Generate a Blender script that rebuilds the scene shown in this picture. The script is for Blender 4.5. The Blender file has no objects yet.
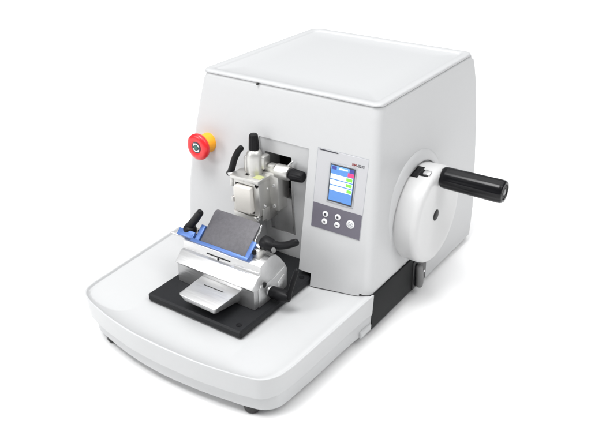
import bpy, bmesh, math, random
from mathutils import Vector, Matrix
random.seed(7)
C = bpy.context.scene.collection
sin, cos, pi = math.sin, math.cos, math.pi
V = Vector

# ------------------------------------------------------------------ materials
def mat(name, base, rough=.5, metal=0., bump=0., bscale=400., var=0., coat=0., emit=None, aniso=None, spec=.5, rvar=0.):
    m = bpy.data.materials.new(name); m.use_nodes = True
    nt = m.node_tree; N = nt.nodes; L = nt.links
    p = N['Principled BSDF']
    p.inputs['Base Color'].default_value = (*base, 1)
    p.inputs['Roughness'].default_value = rough
    p.inputs['Metallic'].default_value = metal
    p.inputs['Specular IOR Level'].default_value = spec
    p.inputs['Coat Weight'].default_value = coat
    tc = N.new('ShaderNodeTexCoord'); mp = N.new('ShaderNodeMapping')
    L.new(tc.outputs['Object'], mp.inputs['Vector'])
    if aniso: mp.inputs['Scale'].default_value = aniso
    nz = N.new('ShaderNodeTexNoise'); nz.inputs['Scale'].default_value = bscale; nz.inputs['Detail'].default_value = 4
    L.new(mp.outputs['Vector'], nz.inputs['Vector'])
    if bump:
        b = N.new('ShaderNodeBump'); b.inputs['Strength'].default_value = bump; b.inputs['Distance'].default_value = .0006
        L.new(nz.outputs['Fac'], b.inputs['Height']); L.new(b.outputs['Normal'], p.inputs['Normal'])
    if var:
        n2 = N.new('ShaderNodeTexNoise'); n2.inputs['Scale'].default_value = bscale*.18; n2.inputs['Detail'].default_value = 6
        L.new(mp.outputs['Vector'], n2.inputs['Vector'])
        mx = N.new('ShaderNodeMix'); mx.data_type = 'RGBA'
        mx.inputs[6].default_value = (*[c*(1-var) for c in base], 1); mx.inputs[7].default_value = (*[min(1, c*(1+var)) for c in base], 1)
        L.new(n2.outputs['Fac'], mx.inputs[0]); L.new(mx.outputs[2], p.inputs['Base Color'])
    if rvar:
        mr = N.new('ShaderNodeMapRange'); mr.inputs['To Min'].default_value = max(.02, rough-rvar); mr.inputs['To Max'].default_value = rough+rvar
        L.new(nz.outputs['Fac'], mr.inputs['Value']); L.new(mr.outputs['Result'], p.inputs['Roughness'])
    if emit:
        p.inputs['Emission Color'].default_value = (*base, 1); p.inputs['Emission Strength'].default_value = emit
    return m

M = dict(
    white=mat('white_enamel', (.465, .468, .472), .42, bump=.12, bscale=1100, var=.012),
    lid=mat('white_lid', (.425, .43, .435), .38, bump=.05, bscale=900, var=.012),
    tray=mat('tray_plastic', (.435, .44, .444), .38, bump=.04, bscale=700, var=.012),
    wheel=mat('wheel_enamel', (.52, .52, .52), .36, bump=.04, bscale=700, var=.01),
    alu=mat('satin_aluminium', (.62, .62, .62), .38, .88, bump=.25, var=.06, bscale=420, aniso=(.04, 1, 1), rvar=.10),
    cast=mat('nickel_plated_casting', (.56, .555, .535), .42, .85, bump=.12, bscale=900, rvar=.06, var=.04),
    steel=mat('ground_steel', (.55, .55, .55), .42, .7, bump=.08, bscale=900, aniso=(1, 1, .05)),
    chrome=mat('bright_steel', (.82, .82, .82), .14, 1),
    black=mat('black_grip_plastic', (.008, .008, .009), .42, spec=.14, bump=.12, bscale=1500, rvar=.08),
    gloss=mat('black_glossy_plastic', (.004, .004, .005), .20, spec=.25, bump=.02, bscale=300),
    plate=mat('black_anodised_plate', (.012, .0125, .014), .48, spec=.2, bump=.25, bscale=1600, rvar=.12),
    basem=mat('black_powder_coat', (.006, .0065, .007), .6, spec=.2, bump=.25, bscale=1800),
    slot=mat('dark_opening', (.008, .008, .008), .7),
    guard=mat('dark_grey_guard', (.082, .079, .088), .50, bump=.3, bscale=1300, var=.30, rvar=.1),
    blue=mat('blue_anodised', (.072, .145, .37), .40, .35, bump=.15, bscale=700, var=.12, rvar=.08),
    red=mat('red_plastic', (.66, .012, .018), .28, bump=.03),
    yellow=mat('orange_yellow_plastic', (.85, .36, .01), .35, bump=.03),
    grey=mat('grey_lever_plastic', (.16, .16, .16), .4, bump=.1),
    cassette=mat('pale_cassette', (.62, .60, .56), .5, bump=.2, bscale=600, var=.03),
    sticker=mat('yellow_green_sticker', (.40, .42, .20), .5),
    panel=mat('panel_foil', (.43, .43, .445), .30, bump=.02),
    keypad=mat('slate_keypad_foil', (.115, .108, .135), .42, bump=.15, bscale=1500),
    bezel=mat('grey_bezel', (.33, .34, .36), .3),
    rim=mat('dark_bezel', (.03, .035, .05), .3),
    key=mat('white_key', (.66, .66, .67), .35),
    ink=mat('dark_print', (.035, .035, .045), .5),
    redink=mat('red_brown_print', (.20, .03, .03), .5),
    emerald=mat('green_print', (.02, .12, .09), .4),
    rubber=mat('black_rubber', (.012, .012, .012), .5, bump=.1),
    scr_blue=mat('screen_blue', (.07, .20, .50), .25, emit=.22),
    scr_sky=mat('screen_light_blue', (.12, .30, .62), .25, emit=.2),
    scr_navy=mat('screen_navy', (.03, .04, .24), .2, emit=.15),
    scr_pink=mat('screen_red', (.65, .03, .16), .2, emit=.2),
    scr_white=mat('screen_white', (.62, .70, .72), .25, emit=.25),
    scr_green=mat('screen_green', (.16, .60, .04), .2, emit=.2),
    ground=mat('white_sweep_paper', (.86, .86, .86), .8, bump=.02, bscale=60, var=.006, spec=.2),
)

# ------------------------------------------------------------------ helpers
def finish(bm, name, m, parent=None, angle=35, smooth=True):
    bmesh.ops.recalc_face_normals(bm, faces=bm.faces[:])
    me = bpy.data.meshes.new(name); bm.to_mesh(me); bm.free()
    ms = m if isinstance(m, (list, tuple)) else [m]
    for k in ms: me.materials.append(M[k])
    if smooth:
        for p in me.polygons: p.use_smooth = True
        me.set_sharp_from_angle(angle=math.radians(angle))
    o = bpy.data.objects.new(name, me); C.objects.link(o)
    if parent:
        o.parent = parent
        if parent.type == 'EMPTY': o.matrix_parent_inverse = Matrix.Translation(-parent.location)
    return o

def bevel(bm, w, seg=2, ang=30, geom=None):
    es = [e for e in (geom or bm.edges) if len(e.link_faces) == 2 and e.calc_face_angle(0) > math.radians(ang)]
    if es and w > 0: bmesh.ops.bevel(bm, geom=es, offset=w, segments=seg, profile=.5, affect='EDGES', clamp_overlap=True)

def join(bm, other):
    me = bpy.data.meshes.new('tmp'); other.to_mesh(me); other.free(); bm.from_mesh(me); bpy.data.meshes.remove(me); return bm

def box(x0, x1, y0, y1, z0, z1, b=.0008, seg=2):
    bm = bmesh.new()
    bmesh.ops.create_cube(bm, size=1)
    for v in bm.verts: v.co = V((x0+(v.co.x+.5)*(x1-x0), y0+(v.co.y+.5)*(y1-y0), z0+(v.co.z+.5)*(z1-z0)))
    bmesh.ops.recalc_face_normals(bm, faces=bm.faces[:])
    bevel(bm, b, seg); return bm

def frame(a, d, up=(0, 0, 1)):
    d = V(d).normalized(); u = V(up)
    if abs(d.dot(u)) > .98: u = V((0, 1, 0))
    s = u.cross(d).normalized(); t = d.cross(s)
    return Matrix(((s.x, t.x, d.x, a[0]), (s.y, t.y, d.y, a[1]), (s.z, t.z, d.z, a[2]), (0, 0, 0, 1)))

def lathe(a, d, prof, n=48, flute=0, depth=0):
    """prof: list of (distance along d, radius); closed on both ends"""
    bm = bmesh.new(); mtx = frame(a, d); rings = []
    for (h, r) in prof:
        ring = []
        for k in range(n):
            t = 2*pi*k/n; rr = r
            if flute and r > 0: rr = r-depth*(.5-.5*cos(t*flute))**3
            ring.append(bm.verts.new(mtx @ V((rr*cos(t), rr*sin(t), h))))
        rings.append(ring)
    for p, q in zip(rings, rings[1:]):
        for k in range(n): bm.faces.new((p[k], p[(k+1) % n], q[(k+1) % n], q[k]))
    bm.faces.new(rings[0][::-1]); bm.faces.new(rings[-1])
    return bm

def prism(poly, x0, x1, axis='x', b=.0008, seg=2):
    """poly of (u,v): axis x -> (y,z); y -> (x,z); z -> (x,y)"""
    bm = bmesh.new()
    f = {'x': lambda u, v, w: (w, u, v), 'y': lambda u, v, w: (u, w, v), 'z': lambda u, v, w: (u, v, w)}[axis]
    A = [bm.verts.new(f(u, v, x0)) for u, v in poly]; B = [bm.verts.new(f(u, v, x1)) for u, v in poly]
    n = len(poly)
    for k in range(n): bm.faces.new((A[k], A[(k+1) % n], B[(k+1) % n], B[k]))
    bm.faces.new(A[::-1]); bm.faces.new(B)
    bmesh.ops.recalc_face_normals(bm, faces=bm.faces[:])
    bevel(bm, b, seg, 20); return bm

def catmull(P, n=6):
    out = []
    for i in range(len(P)-1):
        p0 = P[max(i-1, 0)]; p1 = P[i]; p2 = P[i+1]; p3 = P[min(i+2, len(P)-1)]
        for k in range(n):
            t = k/n
            out.append(tuple(.5*((2*b)+(-a+c)*t+(2*a-5*b+4*c-d)*t*t+(-a+3*b-3*c+d)*t**3) for a, b, c, d in zip(p0, p1, p2, p3)))
    out.append(tuple(P[-1])); return out

def tube(pts, n=16, sub=5, flat=1.0, up=(0, 1, 0)):
    """pts: (x,y,z,r) smoothed, rounded ends; flat squashes the section along the up axis"""
    P = catmull(pts, sub); Q = []
    def tang(i): return (V(P[min(i+1, len(P)-1)][:3])-V(P[max(i-1, 0)][:3])).normalized()
    def ring(c, t, r):
        u = V(up); s = u.cross(t).normalized(); w = t.cross(s)
        return [c+s*r*cos(2*pi*k/n)+w*r*flat*sin(2*pi*k/n) for k in range(n)]
    t0 = tang(0); r0 = P[0][3]; c0 = V(P[0][:3])
    for a in (80, 60, 40, 20): Q.append(ring(c0-t0*r0*sin(math.radians(a))*.8, t0, r0*cos(math.radians(a))))
    for i, p in enumerate(P): Q.append(ring(V(p[:3]), tang(i), p[3]))
    t1 = tang(len(P)-1); r1 = P[-1][3]; c1 = V(P[-1][:3])
    for a in (20, 40, 60, 80): Q.append(ring(c1+t1*r1*sin(math.radians(a))*.8, t1, r1*cos(math.radians(a))))
    bm = bmesh.new(); R = [[bm.verts.new(v) for v in q] for q in Q]
    for p, q in zip(R, R[1:]):
        for k in range(n): bm.faces.new((p[k], p[(k+1) % n], q[(k+1) % n], q[k]))
    bm.faces.new(R[0][::-1]); bm.faces.new(R[-1]); return bm

def rrect(x0, x1, y0, y1, r, n=8):
    r = [r]*4 if not isinstance(r, (list, tuple)) else r   # front-left, front-right, back-right, back-left
    out = []
    for (cx, cy, a0, rr) in ((x0+r[0], y0+r[0], 180, r[0]), (x1-r[1], y0+r[1], 270, r[1]), (x1-r[2], y1-r[2], 0, r[2]), (x0+r[3], y1-r[3], 90, r[3])):
        for k in range(n+1):
            a = math.radians(a0+90*k/n); out.append((cx+rr*cos(a), cy+rr*sin(a)))
    return out

def loft(loops, cap=True):
    bm = bmesh.new(); R = [[bm.verts.new(v) for v in l] for l in loops]; n = len(R[0])
    for p, q in zip(R, R[1:]):
        for k in range(n): bm.faces.new((p[k], p[(k+1) % n], q[(k+1) % n], q[k]))
    if cap: bm.faces.new(R[0][::-1]); bm.faces.new(R[-1])
    return bm

def boolean(o, cutters, op='DIFFERENCE'):
    for i, bm in enumerate(cutters):
        bmesh.ops.recalc_face_normals(bm, faces=bm.faces[:])
        me = bpy.data.meshes.new('c'); bm.to_mesh(me); bm.free()
        c = bpy.data.objects.new('c', me); C.objects.link(c)
        md = o.modifiers.new('b', 'BOOLEAN'); md.operation = op; md.solver = 'EXACT'; md.object = c
        bpy.context.view_layer.update()
        dg = bpy.context.evaluated_depsgraph_get()
        new = bpy.data.meshes.new_from_object(o.evaluated_get(dg), depsgraph=dg)
        o.modifiers.clear(); o.data = new
        bpy.data.objects.remove(c)
    o.data.set_sharp_from_angle(angle=math.radians(32))

def thing(name, label, cat, loc):
    o = bpy.data.objects.new(name, None); C.objects.link(o); o.location = loc
    o.empty_display_size = .02
    o['label'] = label; o['category'] = cat
    return o

# ------------------------------------------------------------------ setting
FLOOR = -.060
bm = bmesh.new(); bmesh.ops.create_grid(bm, x_segments=8, y_segments=8, size=12)
for v in bm.verts: v.co.z = FLOOR
g = finish(bm, 'floor', 'ground', smooth=False); g['kind'] = 'structure'; g['label'] = 'plain white studio sweep under the instrument'

# ================================================================== MICROTOME
mt = thing('rotary_microtome', 'white rotary microtome with a large handwheel, colour display and black base under its housing', 'microtome', (0, .10, FLOOR))
H = .2678
def table(z, T):       # profile given as (height, value), top first
    for (a, u), (b, w) in zip(T, T[1:]):
        if z >= b: return w+(u-w)*(z-b)/(a-b) if z <= a else u
    return T[-1][1]
LEFT = [(.2678, -.1500), (.2404, -.1556), (.2127, -.1605), (.1940, -.1632), (.1623, -.1680), (.1300, -.1715), (.0940, -.1735), (.0650, -.1728), (.0234, -.1705), (-.0480, -.1690)]
BACK = [(.2678, .2950), (.2600, .3010), (.2490, .3060), (.2230, .3130), (.1712, .3200), (.1008, .3225), (.0300, .3225), (.0000, .3200), (-.0300, .3140), (-.0480, .3095)]
def hx0(z): return table(z, LEFT)
def hx1(z): return .15+.063*(H-z)
S = .1639
def fy(z): return -S*(H-z)
def hyb(z): return table(z, BACK)
loops = []
zs = [-.048+(H+.048)*i/40 for i in range(41)]
for z in zs:
    loops.append([(x, y, z) for x, y in rrect(hx0(z), hx1(z), fy(z), hyb(z), [.010, .012, .010, .010])])
# rounded shoulder just under the lid
top = loops.pop()
loops.append([(x, y, H-.0045) for x, y in rrect(hx0(H), hx1(H)+.0006, fy(H)-.0006, hyb(H), [.012, .014, .014, .014])])
loops.append([(x, y, H-.0018) for x, y in rrect(hx0(H)+.0002, hx1(H)+.0002, fy(H), hyb(H), [.012, .014, .014, .014])])
loops.append([(x, y, H) for x, y in rrect(hx0(H)+.0012, hx1(H)-.0012, fy(H)+.0012, hyb(H)-.0012, [.009, .011, .009, .009])])
SL0, SL1, SLT = -.0320, .0150, .1725
housing = finish(loft(loops), 'housing', 'white', mt)
boolean(housing, [
    prism([(-.2, -.01), (.0, -.01), (.0, .0), (-.0109, .1945), (-.2, .1945)], -.0400, .0475, 'x', 0),
    prism([(-.103, -.2), (-.103, .0150), (.0690, .0150), (.0690, -.0045), (.140, .0050), (.166, .0105), (.35, .0105), (.35, -.2)], -.2, -.003, 'y', 0),
    prism([(-.2, -.1), (.131, -.1), (.131, -.004), (.12, .0005), (.02, .0040), (-.02, .0085), (-.0335, .0105), (-.2, .0105)], .1500, .35, 'x', 0),
    box(SL0, SL1, -.04, .030, .0432, SLT, 0),
])
# lid: shadow gap, rounded slab, shallow sunken panel
def lidloop(ins, z, r):
    rr = [max(.002, k-ins*.6) for k in (r, r, r+.001, r+.006)]
    return [(x+max(0, -x/.15)*.0060*max(0, y)/.2915, y, z) for x, y in rrect(-.1512+ins, .1500-ins, -.0010+ins, .2915-ins, rr)]
L_ = [lidloop(.003, H-.0005, .012), lidloop(.003, H+.0011, .012), lidloop(.0003, H+.0011, .012), lidloop(0, H+.0018, .012), lidloop(.0004, H+.0034, .012),
      lidloop(.0014, H+.0046, .012), lidloop(.0030, H+.0050, .012), lidloop(.0120, H+.0050, .014), lidloop(.0134, H+.0042, .014), lidloop(.0146, H+.0030, .014), lidloop(.0156, H+.0027, .014), lidloop(.05, H+.0027, .02)]
finish(loft(L_), 'lid', 'lid', mt, angle=50)
finish(box(-.048, -.0455, -.0035, .0, H-.0012, H+.0011, .0002), 'lid_catch', 'slot', mt)
# black base
bm = box(.060, .1688, -.0365, .1335, -.048, .0105, .0012)
join(bm, box(-.160, .061, -.0300, .1335, -.048, .0030, .0012))
join(bm, box(.060, .1665, .130, .1380, -.0475, .004, .0005))
finish(bm, 'base', 'basem', mt)

# slide: opening lining, steel slide, trim strip
finish(box(SL0+.0002, SL1-.0002, .0260, .0295, .0435, SLT-.0003, 0), 'slide_opening', 'slot', mt)
bm = prism([(.0015, .0436), (.024, .0436), (.024, .104), (-.0030, .104)], SL0+.0003, SL0+.0080, 'x', .0006)
join(bm, prism([(-.0018, .0436), (.024, .0436), (.024, .104), (-.0054, .104)], SL0+.0090, SL1-.0040, 'x', .0006))
finish(bm, 'slide', 'steel', mt)
finish(prism([(-.0024, .0436), (.022, .0436), (.022, .164), (-.0093, .164)], SL1-.0032, SL1-.0004, 'x', .0006), 'slide_trim', 'steel', mt)

# ------------------------------------------------------------------ tray
rimP = [(.1703, -.036), (.1690, -.10), (.1678, -.16), (.1670, -.205), (.1655, -.232), (.1605, -.252), (.1480, -.2670), (.1270, -.2740), (.1000, -.2795), (.0600, -.2845), (.006, -.2866),
        (-.048, -.2855), (-.100, -.2785), (-.1400, -.2690), (-.1620, -.2610), (-.1750, -.2510), (-.1812, -.2370), (-.1840, -.205), (-.1872, -.150), (-.1905, -.090), (-.1930, -.036)]
innP = [(.0700, -.036), (.0700, -.10), (.0700, -.16), (.0700, -.195), (.0700, -.2035), (.0700, -.2070), (.0665, -.2075), (.055, -.2075), (.040, -.2075), (.015, -.2075), (-.010, -.2075),
        (-.040, -.2075), (-.070, -.2075), (-.090, -.2073), (-.1030, -.2075), (-.1065, -.2070), (-.1065, -.2035), (-.1065, -.180), (-.1065, -.130), (-.1065, -.085), (-.1065, -.036)]
botP = [(.1670, -.036), (.1632, -.10), (.1620, -.16), (.1600, -.200), (.1585, -.2275), (.1545, -.2450), (.1420, -.2575), (.1220, -.2635), (.0970, -.2680), (.0550, -.2735), (.000, -.2768),
        (-.050, -.2745), (-.095, -.2680), (-.1320, -.2600), (-.1520, -.2540), (-.1650, -.2450), (-.1715, -.2300), (-.1740, -.200), (-.1775, -.150), (-.181, -.090), (-.183, -.036)]
Rr, Ri, Rb = catmull(rimP, 16), catmull(innP, 16), catmull(botP, 16)
nP = len(Rr)
def lerp(a, b, t): return (a[0]+(b[0]-a[0])*t, a[1]+(b[1]-a[1])*t)
def shrink(i, d):   # move rim point inward by d
    a, b = Rr[i], Ri[i]; l = math.hypot(b[0]-a[0], b[1]-a[1]); return lerp(a, b, d/l)
ZR = .012
cols = []
for i in range(nP):
    q = i/(nP-1)
    stepd = 1.0 if q > .30 else max(0., (q-.245)/.055)   # the step runs along the front and left, fading on the right side
    stepd = max(0., min(1., stepd))
    c = []
    rb = Rb[i]; rr = Rr[i]
    # bottom cap centre side
    c.append((*lerp(rb, Ri[i], .9), -.040))
    c.append((*lerp(rb, Ri[i], .03), -.0462))
    c.append((*rb, -.0445))
    zS = -.0215
    c.append((*lerp(lerp(rr, rb, .80), Ri[i], .026*stepd), zS-.0022))
    c.append((*lerp(lerp(rr, rb, .62), Ri[i], .024*stepd), zS-.0003))
    c.append((*lerp(rr, rb, .50-.22*stepd), zS+.0008))
    c.append((*lerp(rr, rb, .45-.20*stepd), zS+.0028))
    c.append((*lerp(rr, rb, .02), ZR-.0020))
    c.append((*rr, ZR-.0007))
    c.append((*shrink(i, .0006), ZR-.0001))
    c.append((*shrink(i, .0018), ZR))
    c.append((*shrink(i, .0028), ZR-.0006))
    c.append((*shrink(i, .0046), ZR-.0032))
    for t in [k/32 for k in range(1, 33)]:
        e = 1-t
        # side ramps rise straight from the plate edges, a cove runs along the rim
        px, py = lerp(shrink(i, .0046), Ri[i], t)
        ramp = .0144*max(0., (-.1065-px)/.0720, min(1., (px-.0760)/.100))
        cove = .0144*e**(4.5 if t < 1 else 1)
        z = -.0058+min(.0144, (ramp**3+cove**3)**(1/3) if px > 0 else max(ramp, cove))
        c.append((*lerp(shrink(i, .0046), Ri[i], t), z))
    c.append((*lerp(Ri[i], (-.018, -.10), .15), -.0059))
    c.append((*lerp(Ri[i], (-.018, -.10), .15), -.040))
    cols.append(c)
bm = bmesh.new(); G = [[bm.verts.new(p) for p in c] for c in cols]
m_ = len(G[0])
for a, b in zip(G, G[1:]):
    for k in range(m_): bm.faces.new((a[k], a[(k+1) % m_], b[(k+1) % m_], b[k]))
bm.faces.new(G[0]); bm.faces.new(G[-1][::-1])
join(bm, box(-.12, .085, -.195, -.034, -.040, -.0060, 0))
tray = finish(bm, 'tray', 'tray', mt, angle=24)
finish(box(.1500, .1694, -.066, -.0365, -.0464, -.0350, .0030, 3), 'tray_skirt', 'tray', tray)

for (x, y) in ((.1200, -.2500), (-.1320, -.2460), (.13, .27), (-.14, .27)):
    z0 = -.046 if y < 0 else -.048
    f = finish(lathe((x, y, FLOOR+.0002), (0, 0, 1), [(0, .0075), (.001, .0092), (.004, .0108), (.008, .0110), (z0-FLOOR-.0001, .0110)], 32), 'foot', 'rubber', mt)

# black bed plate under the knife holder
bm = box(-.1015, .0665, -.2025, -.0035, -.0050, .0070, .0024, 1)
bp = finish(bm, 'bed_plate', 'plate', mt)
for (x, y) in ((.054, -.190), (.056, -.047)):
    finish(lathe((x, y, .0070), (0, 0, 1), [(0, .0040), (.0006, .0040), (.0006, .0030), (.0001, .0026)], 20), 'screw', 'black', bp)

# ------------------------------------------------------------------ emergency stop
ax = V((-.03, -1, .02)).normalized()
c0 = V((-.1335, -.0150, .1652))
es = finish(lathe(c0+ax*.0175, ax, [(0, .0120), (.0005, .0170), (.0030, .0198), (.0065, .0206), (.0090, .0200), (.0110, .0170), (.0118, .0130), (.0110, .0098), (.0106, .0090)], 56), 'emergency_button', 'red', mt, angle=50)
finish(lathe(c0-ax*.004, ax, [(0, .0150), (.006, .0152), (.010, .0148), (.018, .0132), (.024, .0126), (.0245, .010)], 48), 'collar', 'yellow', es, angle=50)
fm = c0+ax*.0281
em = finish(lathe(fm-ax*.0012, ax, [(0, .0086), (.0016, .0086), (.0018, .0080)], 40), 'emblem', 'ink', es)
def arc_arrow(cen, axis, r, w, a0, a1, off, head=True, th=.0003):
    mtx = frame(cen, axis); bm = bmesh.new(); n = 16; rows = []
    for k in range(n+1):
        a = math.radians(a0+(a1-a0)*k/n); ww = w
        if head and k > n-6: ww = w*1.9*(n-k)/5+.00005
        rows.append([bm.verts.new(mtx @ V(((r+s*ww/2)*cos(a), (r+s*ww/2)*sin(a), h))) for s, h in ((-1, off), (1, off), (1, off+th), (-1, off+th))])
    for p, q in zip(rows, rows[1:]):
        for j in range(4): bm.faces.new((p[j], p[(j+1) % 4], q[(j+1) % 4], q[j]))
    bm.faces.new(rows[0]); bm.faces.new(rows[-1][::-1]); return bm
bm = arc_arrow(fm, ax, .0058, .0017, 20, 170, .0007); join(bm, arc_arrow(fm, ax, .0058, .0017, 200, 350, .0007))
finish(bm, 'arrow_ring', 'key', em, smooth=False)
finish(lathe(fm, ax, [(.0004, .0036), (.0010, .0036), (.0013, .0028)], 24), 'key_core', 'emerald', em)

# ------------------------------------------------------------------ control panel on the leaning front
lean = math.atan(S)
def pf(x, z, off=0.):      # point on the front face, pushed out by off
    return V((x, fy(z)-off*cos(lean), z-0*off))
def slab(x0, x1, z0, z1, o0, o1, b=.0003):
    bm = bmesh.new()
    A = [bm.verts.new(pf(x, z, o0)) for x, z in ((x0, z0), (x1, z0), (x1, z1), (x0, z1))]
    B = [bm.verts.new(pf(x, z, o1)) for x, z in ((x0, z0), (x1, z0), (x1, z1), (x0, z1))]
    for k in range(4): bm.faces.new((A[k], A[(k+1) % 4], B[(k+1) % 4], B[k]))
    bm.faces.new(A[::-1]); bm.faces.new(B); bmesh.ops.recalc_face_normals(bm, faces=bm.faces[:]); bevel(bm, b, 1); return bm
PX0, PX1, PZ0, PZ1 = .0620, .1412, .0872, .1995
pn = finish(slab(PX0, PX1, PZ0, PZ1, -.001, .0006), 'control_panel', 'panel', mt)
fr = slab(PX0-.0007, PX0, PZ0, PZ1+.0007, -.001, .0003, 0)
join(fr, slab(PX0, PX1+.0005, PZ1, PZ1+.0007, -.001, .0003, 0)); join(fr, slab(PX1, PX1+.0005, PZ0, PZ1, -.001, .0003, 0))
finish(fr, 'panel_border', 'bezel', pn)
finish(slab(PX0+.0002, PX1-.0002, PZ0+.0001, .1228, .0007, .0010, .0002), 'keypad', 'keypad', pn)
# display
ds = finish(slab(.0830, .1256, .1287, .1850, .0007, .0016, .0004), 'display', 'bezel', pn)
finish(slab(.0848, .1240, .1308, .1832, .0017, .0019, 0), 'display_rim', 'rim', ds)
sx0, sx1, sz0, sz1 = .0866, .1226, .1328, .1816
def scr(u0, u1, v0, v1, m, name, k=0):
    W_, T_ = sx1-sx0, sz1-sz0
    return finish(slab(sx0+u0*W_, sx0+u1*W_, sz0+v0*T_, sz0+v1*T_, .0020+k*.00006, .00205+k*.00006, 0), name, m, ds, smooth=False)
scr(0, 1, 0, 1, 'scr_blue', 'screen')
scr(0, 1, .90, 1, 'scr_sky', 'status_bar', 1)
scr(.02, .24, .89, .985, 'scr_navy', 'status_icon', 2)
scr(.80, 1, .89, 1, 'scr_navy', 'status_icon', 2)
scr(.34, .72, .925, .96, 'scr_white', 'status_text', 2)
scr(.74, 1, .775, .885, 'scr_pink', 'alert_tag', 2)
for v0 in (.625, .46, .295):
    r = scr(.0, .985, v0, v0+.135, 'scr_white', 'reading_row', 2)
    d = .02 if v0 > .3 else .08
    scr(.68+d, .96, v0+.025, v0+.115, 'scr_green', 'reading_button', 4)
# keys
def keydisc(x, z, r, off=.0011, th=.0006):
    n = V((0, -cos(lean), sin(lean)))
    return lathe(pf(x, z, off-.0004), n, [(0, r), (th+.0002, r), (th+.0004, r*.93)], 32)
ks = ((.0838, .1100, .0044, 'o'), (.0836, .0990, .0044, 'v'), (.1040, .1106, .0044, '.'), (.1042, .0993, .0044, '-'), (.1250, .1060, .0061, '+'))
for (x, z, r, t) in ks:
    kk = finish(keydisc(x, z, r), 'key', 'key', pn)
    if t == 'o': b2 = slab(x-.0017, x+.0017, z-.0019, z+.0014, .0018, .0021, 0)
    elif t == 'v': b2 = slab(x-.0014, x+.0012, z-.0008, z+.0012, .0018, .0021, 0)
    elif t == '.': b2 = slab(x-.0015, x+.0015, z-.0015, z+.0015, .0018, .0021, 0)
    elif t == '-': b2 = slab(x-.0018, x+.0018, z-.0006, z+.0006, .0018, .0021, 0)
    else:
        b2 = bmesh.new()
        nn = V((0, -cos(lean), sin(lean)))
        for q in range(4): join(b2, arc_arrow(pf(x, z, .0017), nn, .0036, .0009, 15+90*q, 75+90*q, .0002, False))
        join(b2, slab(x-.0012, x+.0012, z-.0012, z+.0012, .0018, .0021, 0))
    finish(b2, 'key_symbol', 'ink' if t != '+' else 'bezel', kk, smooth=False)
def text(s, x, z, size, m, parent, name, off=.0008, bold=0):
    cu = bpy.data.curves.new('t', 'FONT'); cu.body = s; cu.size = size; cu.extrude = .0001; cu.offset = bold
    ob = bpy.data.objects.new('t', cu); C.objects.link(ob); bpy.context.view_layer.update()
    me = bpy.data.meshes.new_from_object(ob.evaluated_get(bpy.context.evaluated_depsgraph_get()))
    bpy.data.objects.remove(ob)
    bm = bmesh.new(); bm.from_mesh(me); bpy.data.meshes.remove(me)
    n = V((0, -cos(lean), 0))
    up = V((0, sin(lean), cos(lean))); o = pf(x, z, off)
    for v in bm.verts:
        c = v.co.copy(); v.co = o+V((1, 0, 0))*c.x+up*c.y+V((0, -1, S)).normalized()*c.z
    return finish(bm, name, m, parent, smooth=False)
text('RM', .1172, .1868, .0050, 'redink', pn, 'model_lettering', bold=.0001)
text('-2235', .1248, .1868, .0050, 'ink', pn, 'model_lettering', bold=.0001)
finish(slab(.0644, .0945, .1974, .1990, .0007, .0009, 0), 'brand_strip', 'ink', pn, smooth=False)

# ------------------------------------------------------------------ handwheel
WY, WZ = .0995, .0845
bs = finish(lathe((.145, WY, WZ), (1, 0, 0), [(0, .094), (.0128, .090), (.0150, .086), (.0172, .081), (.0180, .0775), (.0182, .0762), (.0176, .0752), (.010, .0750), (.010, .01)], 96), 'wheel_surround', 'white', mt, angle=50)
wh = finish(lathe((.1570, WY, WZ), (1, 0, 0), [(0, .070), (.001, .0722), (.012, .0728), (.030, .0735), (.0355, .0722), (.0385, .0692), (.0397, .0655), (.0392, .060), (.0375, .050), (.0362, .035), (.0358, .020), (.0362, .0105), (.0362, .0095)], 128), 'handwheel', 'wheel', mt, angle=40)
finish(lathe((.1930, WY, WZ), (1, 0, 0), [(0, .0085), (.0006, .0085), (.0012, .0072)], 40), 'hub_cap', 'black', wh)
def radial_box(ang, x0, x1, w, r0, r1, b=.0005, tilt=0):
    bm = box(x0, x1, -w/2, w/2, r0, r1, b)
    R_ = Matrix.Rotation(math.radians(ang), 4, 'X')
    for v in bm.verts: v.co = (R_ @ v.co)+V((0, WY, WZ))
    return bm
LA = 15
finish(radial_box(LA, .1630, .1740, .024, .060, .07365), 'latch_recess', 'gloss', wh)
finish(radial_box(LA, .1735, .1870, .0140, .060, .07375), 'latch_slot', 'gloss', wh)
finish(radial_box(LA, .1790, .1890, .0085, .066, .0757), 'latch', 'steel', wh)
# handle
HY, HZ = .1072, .1432
hd = finish(lathe((.1930, HY, HZ), (1, 0, 0), [(0, .0118), (.003, .0122), (.0036, .0146), (.005, .0156), (.010, .0158), (.056, .0163), (.088, .0167), (.0925, .0162), (.0945, .0145), (.0945, .0115), (.0925, .0105)], 96, flute=8, depth=.0005), 'handle', 'gloss', wh, angle=50)
finish(lathe((.2850, HY, HZ), (1, 0, 0), [(0, .0104), (.0012, .0104), (.0016, .0095), (.0016, .0062), (.0008, .0055)], 40), 'end_cap', 'black', hd)
finish(lathe((.2852, HY, HZ), (1, 0, 0), [(0, .0045), (.0020, .0045), (.0024, .0036)], 32), 'axle_screw', 'grey', hd)
# brake lever below the wheel
br = finish(box(.1650, .1708, .0850, .1305, -.047, .0035, .0020), 'brake_recess', 'gloss', mt)
finish(tube([(.1740, .0970, -.0080, .0052), (.1750, .0980, -.020, .0058), (.1755, .0990, -.034, .0062), (.1748, .0995, -.0420, .0058)], 16, flat=.9, up=(0, 1, 0)), 'brake_lever', 'grey', br)
finish(lathe((.1790, .1010, -.0165), (1, 0, 0), [(0, .0022), (.002, .0022), (.0024, .0016)], 16), 'rivet', 'chrome', br)

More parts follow.
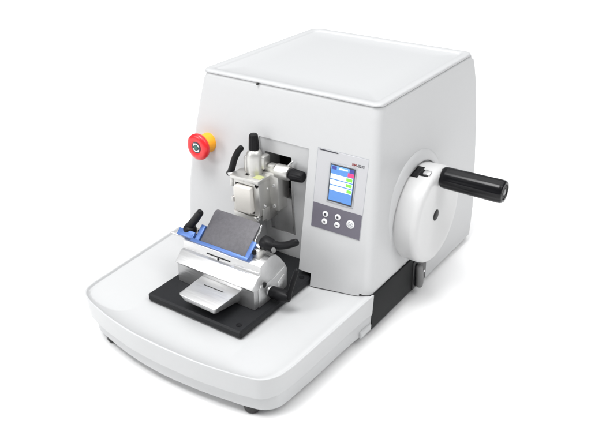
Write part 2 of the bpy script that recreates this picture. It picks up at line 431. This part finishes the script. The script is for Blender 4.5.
# ================================================================== SPECIMEN HOLDER
sh = thing('specimen_holder', 'silver specimen clamp head with two black knobs on the front slide', 'specimen clamp', (-.018, -.02, .086))
def screw(p, d, r, parent, m='steel', name='screw'):
    return finish(lathe(p, d, [(-.002, r), (.0008, r), (.0012, r*.85), (.0012, r*.5), (.0004, r*.42)], 20), name, m, parent)
bm = box(-.0345, .0028, -.0265, .0012, .0905, .1480, .0014)
join(bm, box(-.0250, .0005, -.0235, -.0080, .1470, .1560, .0030))
mb = finish(bm, 'mount_block', 'cast', sh)
bm = box(-.0290, -.0190, -.0300, -.0130, .1520, .1720, .0030); join(bm, box(-.0185, -.0060, -.0240, -.0120, .1540, .1600, .0025))
finish(bm, 'orientation_bracket', 'cast', sh)
screw((-.0045, -.0268, .1300), (0, -1, 0), .0028, mb); screw((-.0045, -.0268, .0975), (0, -1, 0), .0028, mb)
# clamp block (hollow front jaw)
bm = box(-.0600, -.0118, -.0525, -.0255, .0880, .1400, .0010)
cb = finish(bm, 'clamp_block', 'cast', sh)
boolean(cb, [box(-.0545, -.0215, -.060, -.046, .0905, .1345, 0)])
bm = prism([(-.0620, -.0555), (-.0112, -.0555), (-.0112, -.0245), (-.0280, -.0225), (-.0560, -.0225), (-.0635, -.030)], .1395, .1452, 'z', .0009)
tp = finish(bm, 'top_plate', 'cast', sh)
boolean(tp, [box(-.0440, -.0365, -.0440, -.0320, .130, .16, 0), box(-.0370, -.0260, -.0580, -.0545, .13, .142, 0)])
finish(box(-.0435, -.0370, -.0435, -.0325, .1385, .1405, 0), 'slot_bottom', 'slot', tp)
finish(box(-.0270, -.0135, -.0475, -.0350, .1452, .1455, 0), 'sticker', 'sticker', tp)
cf = prism([(-.0520, .1325), (-.0225, .1335), (-.0215, .0950), (-.0240, .0915), (-.0510, .0915), (-.0525, .0950)], -.0600, -.0505, 'y', .0018, 3)
finish(cf, 'cassette_plate', 'cassette', sh)
bm = prism([(-.0565, .0770), (-.0170, .0770), (-.0140, .0860), (-.0580, .0895)], -.0560, -.0300, 'y', .0012)
finish(bm, 'lower_jaw', 'cast', sh)
finish(box(-.0640, -.0585, -.0540, -.0440, .1260, .1390, .0010), 'side_clip', 'cast', sh)
finish(box(-.0610, -.0560, -.0560, -.0460, .1020, .1110, .0012), 'side_clip', 'cast', sh)
screw((-.0155, -.0530, .1370), (0, -1, 0), .0030, cb, 'black'); screw((-.0118, -.0400, .1010), (1, 0, 0), .0028, cb, 'chrome')
screw((-.0150, -.0540, .0850), (0, -1, -.2), .0034, cb, 'chrome'); screw((-.0118, -.0330, .1260), (1, 0, 0), .0020, cb)
finish(box(-.0118, -.0105, -.0470, -.0300, .0800, .0980, .0006), 'side_plate', 'cast', sh)
bm = box(-.0400, -.0170, -.0300, -.0020, .0690, .0890, .0025)
finish(bm, 'shaft_block', 'cast', sh)
# vertical knob
KX, KY = -.0355, -.0300
ak = finish(lathe((KX, KY, .1440), (0, 0, 1), [(0, .0116), (.004, .0122), (.018, .0122), (.027, .0120), (.0320, .0110), (.0350, .0094), (.0366, .0080), (.037, .0070)], 48), 'swivel_dome', 'cast', sh, angle=60)
finish(lathe((KX, KY, .1800), (0, 0, 1), [(0, .0064), (.0010, .0074), (.0025, .0077), (.018, .0069), (.0225, .0064), (.0245, .0052), (.0250, .0030)], 60, flute=15, depth=.0005), 'adjustment_knob', 'black', sh, angle=60)
finish(box(-.0520, -.0440, -.0360, -.0240, .1430, .1700, .0035), 'swivel_cheek', 'cast', sh)
# horizontal knob
finish(lathe((-.0030, -.0190, .1520), (1, 0, 0), [(0, .0104), (.012, .0108), (.0195, .0106), (.0216, .0096), (.0220, .008)], 48), 'knob_collar', 'cast', sh, angle=50)
finish(lathe((.0190, -.0190, .1520), (1, 0, 0), [(0, .0070), (.0022, .0074), (.0030, .0086), (.0045, .0090), (.019, .0083), (.0225, .0076), (.0236, .0062), (.0238, .0030)], 60, flute=15, depth=.0006), 'adjustment_knob', 'black', sh, angle=60)
finish(tube([(.0120, -.016, .160, .0013), (.0170, -.0155, .1660, .0014), (.0210, -.015, .1700, .0016)], 10), 'locking_pin', 'steel', sh)
# clamp lever
cl = finish(tube([(-.0535, -.0370, .1815, .0046), (-.0590, -.0385, .1740, .0048), (-.0650, -.0395, .1620, .0050), (-.0690, -.0400, .1500, .0053), (-.0730, -.0400, .1410, .0052), (-.0775, -.0400, .1370, .0040)], 16, flat=.75), 'clamp_lever', 'black', sh, angle=60)
finish(lathe((-.0760, -.0400, .1385), (1, 0, 0), [(0, .0035), (.003, .0045), (.014, .0045)], 24), 'lever_shaft', 'steel', cl)

# ================================================================== KNIFE HOLDER
kh = thing('knife_holder', 'silver knife holder with dark guard plate and blue frame on the black bed plate', 'knife holder', (-.018, -.115, .007))
X0, X1 = -.0870, .0514
prof = [(-.1525, .0072), (-.1525, .0365), (-.1562, .0405), (-.1420, .0545), (-.1370, .0550), (-.1362, .0680), (-.1280, .0705), (-.1120, .0740), (-.1000, .0700), (-.0905, .0600), (-.0805, .0460), (-.0750, .0350), (-.0765, .0072)]
bm = prism(prof, X0, X1, 'x', .0009)
body = finish(bm, 'holder_body', 'alu', kh)
# T-piece cheek on the right end
ck = [(-.1440, .0072), (-.1440, .0330), (-.1370, .0400), (-.1250, .0365), (-.1080, .0370), (-.0940, .0400), (-.0830, .0430), (-.0790, .0345), (-.0800, .0072)]
finish(prism(ck, X1-.0005, X1+.0014, 'x', .0006), 'end_plate', 'alu', body)
finish(prism([(-.1000, .0150), (-.1000, .0250), (-.0860, .0320), (-.0830, .0300), (-.0830, .0180), (-.0860, .0140)], X1+.0010, X1+.0018, 'x', .0004), 'scale_plate', 'alu', body)
finish(lathe((X1+.0010, -.1300, .0370), (1, 0, 0), [(0, .0040), (.0007, .0040), (.0007, .0001)], 24), 'end_bore', 'slot', body)
finish(box(-.0425, -.0005, -.1378, -.1355, .0592, .0606, .0002), 'blade_slit', 'slot', body)
finish(box(.0060, .0500, -.1385, -.1358, .0575, .0590, .0003), 'upper_rail', 'alu', body)
screw((-.0218, -.1366, .0566), (0, -1, 0), .0018, body, 'black')
# section chute
cx0, cx1 = -.0395, .0278
bm = bmesh.new()
top_ = [(-.0410, -.1522, .0312), (.0290, -.1522, .0312), (.0282, -.2030, .0300), (.0255, -.2062, .0298), (-.0360, -.2040, .0298), (-.0392, -.2010, .0300)]
bot_ = [(-.0370, -.1522, .0130), (.0250, -.1522, .0130), (.0240, -.1990, .0190), (.0215, -.2018, .0192), (-.0310, -.2000, .0192), (-.0345, -.1975, .0190)]
A = [bm.verts.new(p) for p in top_]; B = [bm.verts.new(p) for p in bot_]
for k in range(6): bm.faces.new((A[k], A[(k+1) % 6], B[(k+1) % 6], B[k]))
bm.faces.new(A[::-1]); bm.faces.new(B); bmesh.ops.recalc_face_normals(bm, faces=bm.faces[:]); bevel(bm, .0009, 3)
ch = finish(bm, 'front_shelf', 'alu', kh, angle=45)
finish(box(-.0235, .0110, -.1685, -.1672, .0304, .0311, 0), 'shelf_slit', 'slot', ch)
# guard plate
gb = V((0, -.1335, .0740)); gt = V((0, -.0960, .1082)); gd = (gt-gb); gn = gd.normalized().cross(V((1, 0, 0))).normalized()
if gn.y > 0: gn = -gn
def gp(x, t, o): p = gb+gd*t+gn*o; return V((x, p.y, p.z))
def gslab(x0, x1, t0, t1, o0, o1, b=.0006, r=0):
    bm = bmesh.new()
    pts = [(x0, t0), (x1, t0), (x1, t1-r), (x1-r*.05, t1), (x0+r*.05, t1), (x0, t1-r)] if r else [(x0, t0), (x1, t0), (x1, t1), (x0, t1)]
    A = [bm.verts.new(gp(x, t, o0)) for x, t in pts]; B = [bm.verts.new(gp(x, t, o1)) for x, t in pts]; n = len(pts)
    for k in range(n): bm.faces.new((A[k], A[(k+1) % n], B[(k+1) % n], B[k]))
    bm.faces.new(A[::-1]); bm.faces.new(B); bmesh.ops.recalc_face_normals(bm, faces=bm.faces[:]); bevel(bm, b, 2); return bm
finish(gslab(-.0555, .0245, -.02, 1.0, -.0012, .0016, .0006, .06), 'guard_plate', 'guard', kh)
eg = [gp(.0262, .95, .0006), gp(.0270, .80, -.0004), gp(.0268, .55, -.0010), gp(.0280, .30, -.0010), gp(.0300, .10, -.0006)]
finish(tube([(*p, .0013) for p in eg], 12), 'guard_edge', 'chrome', kh)
finish(lathe((.0330, -.1235, .0800), (.5, -1, .3), [(0, .0036), (.0040, .0036), (.0048, .0028)], 24), 'pivot_bolt', 'black', kh)
finish(lathe((.0350, -.1180, .0870), (1, 0, 0), [(-.006, .0028), (.004, .0028)], 20), 'pivot_pin', 'chrome', kh)
# blue frame
bm = gslab(-.0690, .0320, -.11, -.015, -.004, .0052, .0008)
join(bm, gslab(-.0640, -.0562, -.03, .44, -.004, .0040, .0008)); join(bm, gslab(.0250, .0322, -.03, .46, -.006, .0034, .0008))
join(bm, gslab(-.0975, -.0680, -.05, .16, -.010, .0040, .0010)); join(bm, gslab(-.0690, -.0660, -.03, .10, -.006, .0060, .0006))
bf = finish(bm, 'guard_frame', 'blue', kh)
finish(tube([(-.1150, -.1330, .0700, .0016), (-.1050, -.1330, .0700, .0016), (-.0900, -.1330, .0705, .0016)], 12), 'guard_rod', 'steel', bf)
# bearing lugs at right
bm = box(.0300, .0420, -.1260, -.1080, .0660, .0840, .0025)
finish(bm, 'pivot_lug', 'cast', kh)
bm = box(-.0850, -.0660, -.1300, -.1080, .0640, .0760, .002); finish(bm, 'pivot_lug', 'cast', kh)
def clamp_lever(hub0, hubd, hubp, arm, name='clamp_lever', m='black', flat=.75, up=(0, 1, 0)):
    o = finish(tube(arm, 16, flat=flat, up=up), name, m, kh, angle=60)
    finish(lathe(hub0, hubd, hubp, 32), 'lever_hub', m, o, angle=50)
    return o
# left lever
l1 = clamp_lever((-.0850, -.1230, .0720), (.12, -.1, 1), [(0, .0090), (.003, .0102), (.008, .0102), (.012, .0086), (.014, .006)],
            [(-.0850, -.1240, .0830, .0066), (-.0790, -.1235, .0905, .0062), (-.0720, -.1235, .0990, .0058), (-.0650, -.1240, .1080, .0056), (-.0600, -.1250, .1140, .0052)])
finish(lathe((-.0680, -.1215, .0800), (.8, -.1, .3), [(0, .0030), (.005, .0034), (.007, .0026)], 20), 'lever_screw', 'black', l1)
# right upper lever
l2 = clamp_lever((.0370, -.1110, .0920), (1, .05, -.25), [(-.002, .0060), (.001, .0092), (.010, .0100), (.018, .0086), (.0215, .0060)],
            [(.0560, -.1100, .0910, .0068), (.0660, -.1100, .0935, .0058), (.0780, -.1100, .0985, .0054), (.0880, -.1100, .1045, .0054), (.0920, -.1100, .1070, .0050)])
finish(lathe((.0600, -.1165, .0880), (.2, -1, .1), [(0, .0036), (.0015, .0036), (.0020, .0026)], 20), 'lever_screw', 'grey', l2)
# right lower lever
l3 = clamp_lever((.0540, -.1180, .0205), (1, -.02, .03), [(0, .0070), (.002, .0088), (.016, .0092), (.026, .0078), (.031, .0060)],
            [(.0840, -.1190, .0225, .0050), (.0870, -.1190, .0330, .0036), (.0920, -.1190, .0500, .0036), (.0965, -.1190, .0640, .0036), (.0985, -.1190, .0700, .0034)])
finish(lathe((.0520, -.1175, .0205), (1, 0, 0), [(0, .0078), (.0045, .0078), (.0050, .0065)], 24), 'washer', 'chrome', l3)

# ================================================================== light
w = bpy.data.worlds.new('World'); bpy.context.scene.world = w; w.use_nodes = True
nt = w.node_tree; N = nt.nodes; L = nt.links
bg = N['Background']; tc = N.new('ShaderNodeTexCoord'); sp = N.new('ShaderNodeSeparateXYZ'); L.new(tc.outputs['Generated'], sp.inputs[0])
cr = N.new('ShaderNodeValToRGB'); L.new(sp.outputs['Z'], cr.inputs[0])
e = cr.color_ramp.elements; e[0].position = 0; e[0].color = (.16, .17, .18, 1); e[1].position = 1; e[1].color = (1.0, 1.0, 1.0, 1)
x = cr.color_ramp.elements.new(.45); x.color = (.45, .46, .47, 1)
L.new(cr.outputs[0], bg.inputs['Color']); bg.inputs['Strength'].default_value = .9
def area(name, loc, target, size, power, col=(1, 1, 1), sy=None):
    l = bpy.data.lights.new(name, 'AREA'); l.energy = power; l.color = col; l.size = size
    if sy: l.shape = 'RECTANGLE'; l.size_y = sy
    o = bpy.data.objects.new(name, l); C.objects.link(o); o.location = loc
    o.rotation_euler = (V(target)-V(loc)).to_track_quat('-Z', 'Y').to_euler(); return o
area('softbox_overhead', (.0, .3, 3.2), (0.1, .2, 0), 4.0, 66)
area('softbox_front', (-.35, -1.2, 3.2), (0, 0, .1), 1.4, 92)
area('softbox_left', (-1.7, -2.2, 1.3), (0, 0, .1), 1.0, 32)
area('side_fill', (2.3, -.3, 2.9), (0.3, .0, .0), 1.6, 46)  # added fill lamp, lifts the shaded floor and right face of the housing

# ================================================================== camera
f_, yaw, pit, rol = 761.43839, -0.616558, 0.491707, -0.0160047
pos = V((0.592155, -0.816370, 0.601338))
Fw = V((sin(yaw)*cos(pit), cos(yaw)*cos(pit), -sin(pit))); Rt = V((cos(yaw), -sin(yaw), 0)); Up = Rt.cross(Fw)
R2 = Rt*cos(rol)+Up*sin(rol); U2 = -Rt*sin(rol)+Up*cos(rol)
cam = bpy.data.cameras.new('camera'); cam.sensor_width = 36; cam.lens = f_/591*36; cam.clip_start = .01; cam.clip_end = 100
co = bpy.data.objects.new('camera', cam); C.objects.link(co)
co.matrix_world = Matrix(((R2.x, U2.x, -Fw.x, pos.x), (R2.y, U2.y, -Fw.y, pos.y), (R2.z, U2.z, -Fw.z, pos.z), (0, 0, 0, 1)))
sc = bpy.context.scene; sc.camera = co
sc.view_settings.view_transform = 'Standard'; sc.view_settings.look = 'None'; sc.view_settings.exposure = 0; sc.view_settings.gamma = 1
sc.cycles.max_bounces = 8; sc.cycles.use_denoising = True
